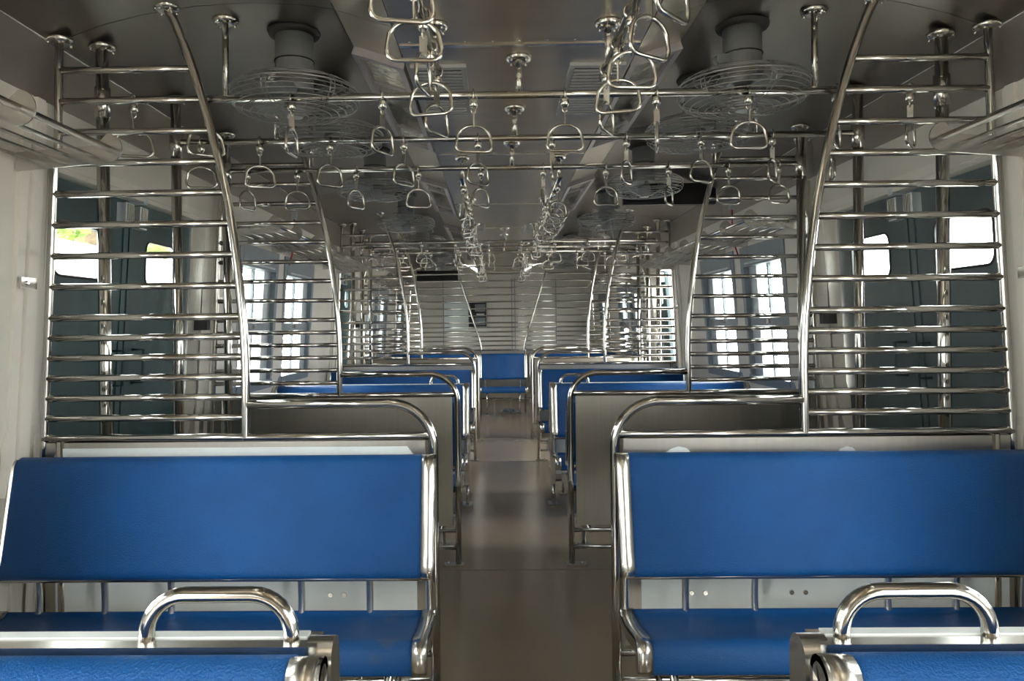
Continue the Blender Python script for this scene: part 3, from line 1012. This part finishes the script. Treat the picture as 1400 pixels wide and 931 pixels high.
def make_vent(s, y, label):
    v = thing('ceiling_vent', label, 'vent', (s * 0.315, y, 2.43), 0, 'louvred ceiling vents')
    h, l = 0.11, 0.36
    MB().box(-h + 0.01, h - 0.01, -l + 0.01, l - 0.01, -0.006, -0.001).build('backing', 'black', v)
    for a in ((-h, h, -l, -l + 0.03), (-h, h, l - 0.03, l), (-h, -h + 0.02, -l + 0.03, l - 0.03), (h - 0.02, h, -l + 0.03, l - 0.03), (-h + 0.02, h - 0.02, -0.015, 0.015)):
        MB().box(*a, -0.014, -0.0005).build('frame', 'vent', v)
    me = MB().box(-h + 0.02, h - 0.02, -0.010, 0.010, -0.020, -0.016).mesh('slat', 'vent')
    for k in range(22):
        y2 = -l + 0.048 + k * 0.039
        if abs(y2) < 0.02 or y2 > l - 0.04: continue
        put('slat', me, v, (0, y2, 0))
for s in (-1, 1):
    make_vent(s, 3.38, '%s louvred vent in the centre ceiling above the near doorway' % SIDE[s])
    make_vent(s, 8.15, '%s louvred vent in the centre ceiling above the far doorway' % SIDE[s])

# ------------------------------------------------------------------ luggage racks
def make_rack(s, y0, y1, ys, label):
    r = thing('luggage_rack', label, 'rack', (s * 1.42, (y0 + y1) / 2, 2.0), 0, 'overhead luggage racks')
    ox, oy, oz = r.location
    def X(a): return s * a - ox
    for y in ys:
        pts = []
        for i in range(13):
            a = R(90 + 180 * i / 12)
            pts.append((1.42 + 0.050 * math.cos(a), 2.02 + 0.050 * math.sin(a)))
        poly = pts + [(1.735, 1.945), (1.735, 2.01), (1.46, 2.03)]
        poly = [(X(p[0]), p[1] - oz) for p in poly]
        if s > 0: poly = poly
        else: poly = poly[::-1]
        MB().prism(poly, y - oy - 0.003, y - oy + 0.003).build('bracket', 'strip', r)
    MB().tube([(X(1.42), y0 - oy, 0.02), (X(1.42), y1 - oy, 0.02)], 0.0115, 10).build('front_tube', 'tube', r)
    for i, x in enumerate((1.50, 1.565, 1.63, 1.695)):
        MB().tube([(X(x), y0 - oy, 0.006 - 0.006 * i), (X(x), y1 - oy, 0.006 - 0.006 * i)], 0.0068, 8).build('slat_tube', 'tube', r)
    return r
for s in (-1, 1):
    w = SIDE[s]
    make_rack(s, 0.2, 2.615, (0.25, 0.69, 1.16, 1.64, 2.12, 2.61), 'tubular luggage rack cut off by the %s edge of the frame' % w)
    make_rack(s, 4.55, 7.86, (4.56, 5.05, 5.6, 6.15, 6.7, 7.25, 7.85), 'tubular luggage rack above the %s mid-coach windows' % w)
    make_rack(s, 9.5, 12.3, (9.5, 10.2, 10.9, 11.6, 12.29), 'distant tubular luggage rack on the %s' % w)

# ------------------------------------------------------------------ small fittings
d = thing('display_board', 'long black display board hanging below the ceiling on the right', 'display', (1.30, 6.2, 2.44))
MB().box(-0.37, 0.37, -0.03, 0.03, -0.085, 0.085).build('case', 'black', d)
MB().box(-0.35, 0.35, -0.034, -0.030, -0.07, 0.07).build('screen', 'black', d)
for x in (-0.3, 0.25):
    MB().tube([(x, 0, 0.08), (x, 0, cz(1.3 + x) - 2.44 + 0.005)], 0.01, 6).build('hanger', 'tube', d)
d = thing('display_board', 'small black display board far away on the left', 'display', (-1.18, 14.2, 2.33))
MB().box(-0.38, 0.38, -0.03, 0.03, -0.09, 0.09).build('case', 'black', d)
MB().box(-0.36, 0.36, -0.034, -0.030, -0.075, 0.075).build('screen', 'black', d)
for x in (-0.3, 0.3):
    MB().tube([(x, 0, 0.08), (x, 0, cz(1.18 - x) - 2.33 + 0.005)], 0.01, 6).build('hanger', 'tube', d)
for s, y in ((-1, 5.95), (1, 5.72)):
    c = thing('alarm_cord', 'thin red alarm cord hanging by the %s luggage rack' % SIDE[s], 'cord', (s * 1.66, y, 2.25))
    MB().tube([(0, 0, 0), (0, 0.0, -0.22), (s * 0.03, -0.05, -0.37)], 0.006, 6).build('cord', 'red', c)
    MB().box(-0.02, 0.02, -0.02, 0.02, -0.01, 0.05).build('pull_box', 'alu', c)
# bulkhead fittings
p = thing('notice_panel', 'blank white panel on the far bulkhead', 'panel', (-0.87, YE, 1.60))
MB().box(-0.235, 0.235, -0.025, 0.0, -0.29, 0.29).build('board', 'laminate', p)
MB().box(-0.24, -0.235, -0.03, 0, -0.29, 0.29).build('edge', 'strip', p)
MB().box(0.235, 0.24, -0.03, 0, -0.29, 0.29).build('edge', 'strip', p)
p = thing('switch_cabinet', 'dark switch cabinet beside the white panel on the far bulkhead', 'cabinet', (-0.46, YE, 1.61))
MB().box(-0.17, 0.17, -0.06, 0.0, -0.24, 0.24).build('case', 'black', p)
for z in (0.13, -0.13):
    MB().box(-0.05, 0.15, -0.075, -0.06, z - 0.07, z + 0.07).build('cover', 'window_grey', p)
MB().box(-0.02, 0.13, -0.07, -0.06, -0.02, 0.02).build('label_strip', 'alu', p)
for i, x in enumerate((-1.12, 0.20, 0.26, 1.05)):
    t = MB().box(x - 0.006, x + 0.006, YE - 0.008, YE, 0.9, 2.3).build('trim_%d' % (30 + i), 'window_grey')
    tag(t, 'thin vertical joint strip on the far bulkhead, %s from the left' % ORD[i], kind='structure')
# crumpled scrap on the floor under the far short bench
mb = MB()
vs, fs = [], []
for i in range(7):
    for j in range(4):
        vs.append((0.05 * i - 0.15, 0.05 * j, 0.02 + 0.07 * rr.random() * (1 if 0 < i < 6 else 0.3)))
for i in range(6):
    for j in range(3):
        fs.append((i * 4 + j, (i + 1) * 4 + j, (i + 1) * 4 + j + 1, i * 4 + j + 1))
mb._add(vs, fs, False)
o = mb.build('paper_scrap', 'scrap')
o.location = (0.10, P5 - 0.35, 0.0)
tag(o, 'crumpled blue-grey scrap on the floor under the far short bench', 'litter')
sd = o.modifiers.new('thickness', 'SOLIDIFY')
sd.thickness = 0.006

# ------------------------------------------------------------------ outside
g = MB().box(-60, 60, -40, 60, -1.35, -1.25).build('ground', 'ground')
tag(g, 'pale ground outside the coach', kind='structure')
bw = thing('boundary_wall', 'pale wall seen outside through the left door window', 'wall', (-7.0, 8.0, -1.25))
MB().box(-0.15, 0.15, -14, 14, 0, 3.9).build('masonry', 'plaster', bw)
MB().box(-0.22, 0.22, -14, 14, 3.9, 4.05).build('coping', 'plaster', bw)
def tree(x, y, h, label):
    t = thing('tree', label, 'tree', (x, y, -1.25), 0, 'trees beyond the wall')
    MB().tube([(0, 0, 0), (0.1, 0, h * 0.4), (0.0, 0.1, h * 0.75)], 0.16, 8).build('trunk', 'bark', t)
    mb = MB()
    rg = random.Random(int(x * 10 + y * 7))
    for _ in range(900):
        a, b, rad = rg.uniform(0, 6.28), rg.uniform(-1, 1), rg.uniform(0.5, 1) ** 0.5
        c = Vector((math.cos(a) * math.sqrt(1 - b * b), math.sin(a) * math.sqrt(1 - b * b), b)) * rad
        c = Vector((c.x * 1.9, c.y * 1.9, h * 0.72 + c.z * h * 0.30))
        u = Vector((rg.uniform(-1, 1), rg.uniform(-1, 1), rg.uniform(-1, 1))).normalized() * 0.2
        v = u.orthogonal().normalized() * 0.12
        mb._add([c - u, c + v, c + u, c - v], [(0, 1, 2, 3)], False)
    tag(mb.build('foliage', 'leaf', t), kind='stuff')
for i, (x, y, h) in enumerate(((-11, 11.5, 7.2), (-12, 15.5, 6.6), (-10.5, 19.5, 7.0), (-12.5, 24, 7.5))):
    tree(x, y, h, 'leafy green tree outside the left windows, %s from the viewer' % ORD[i])
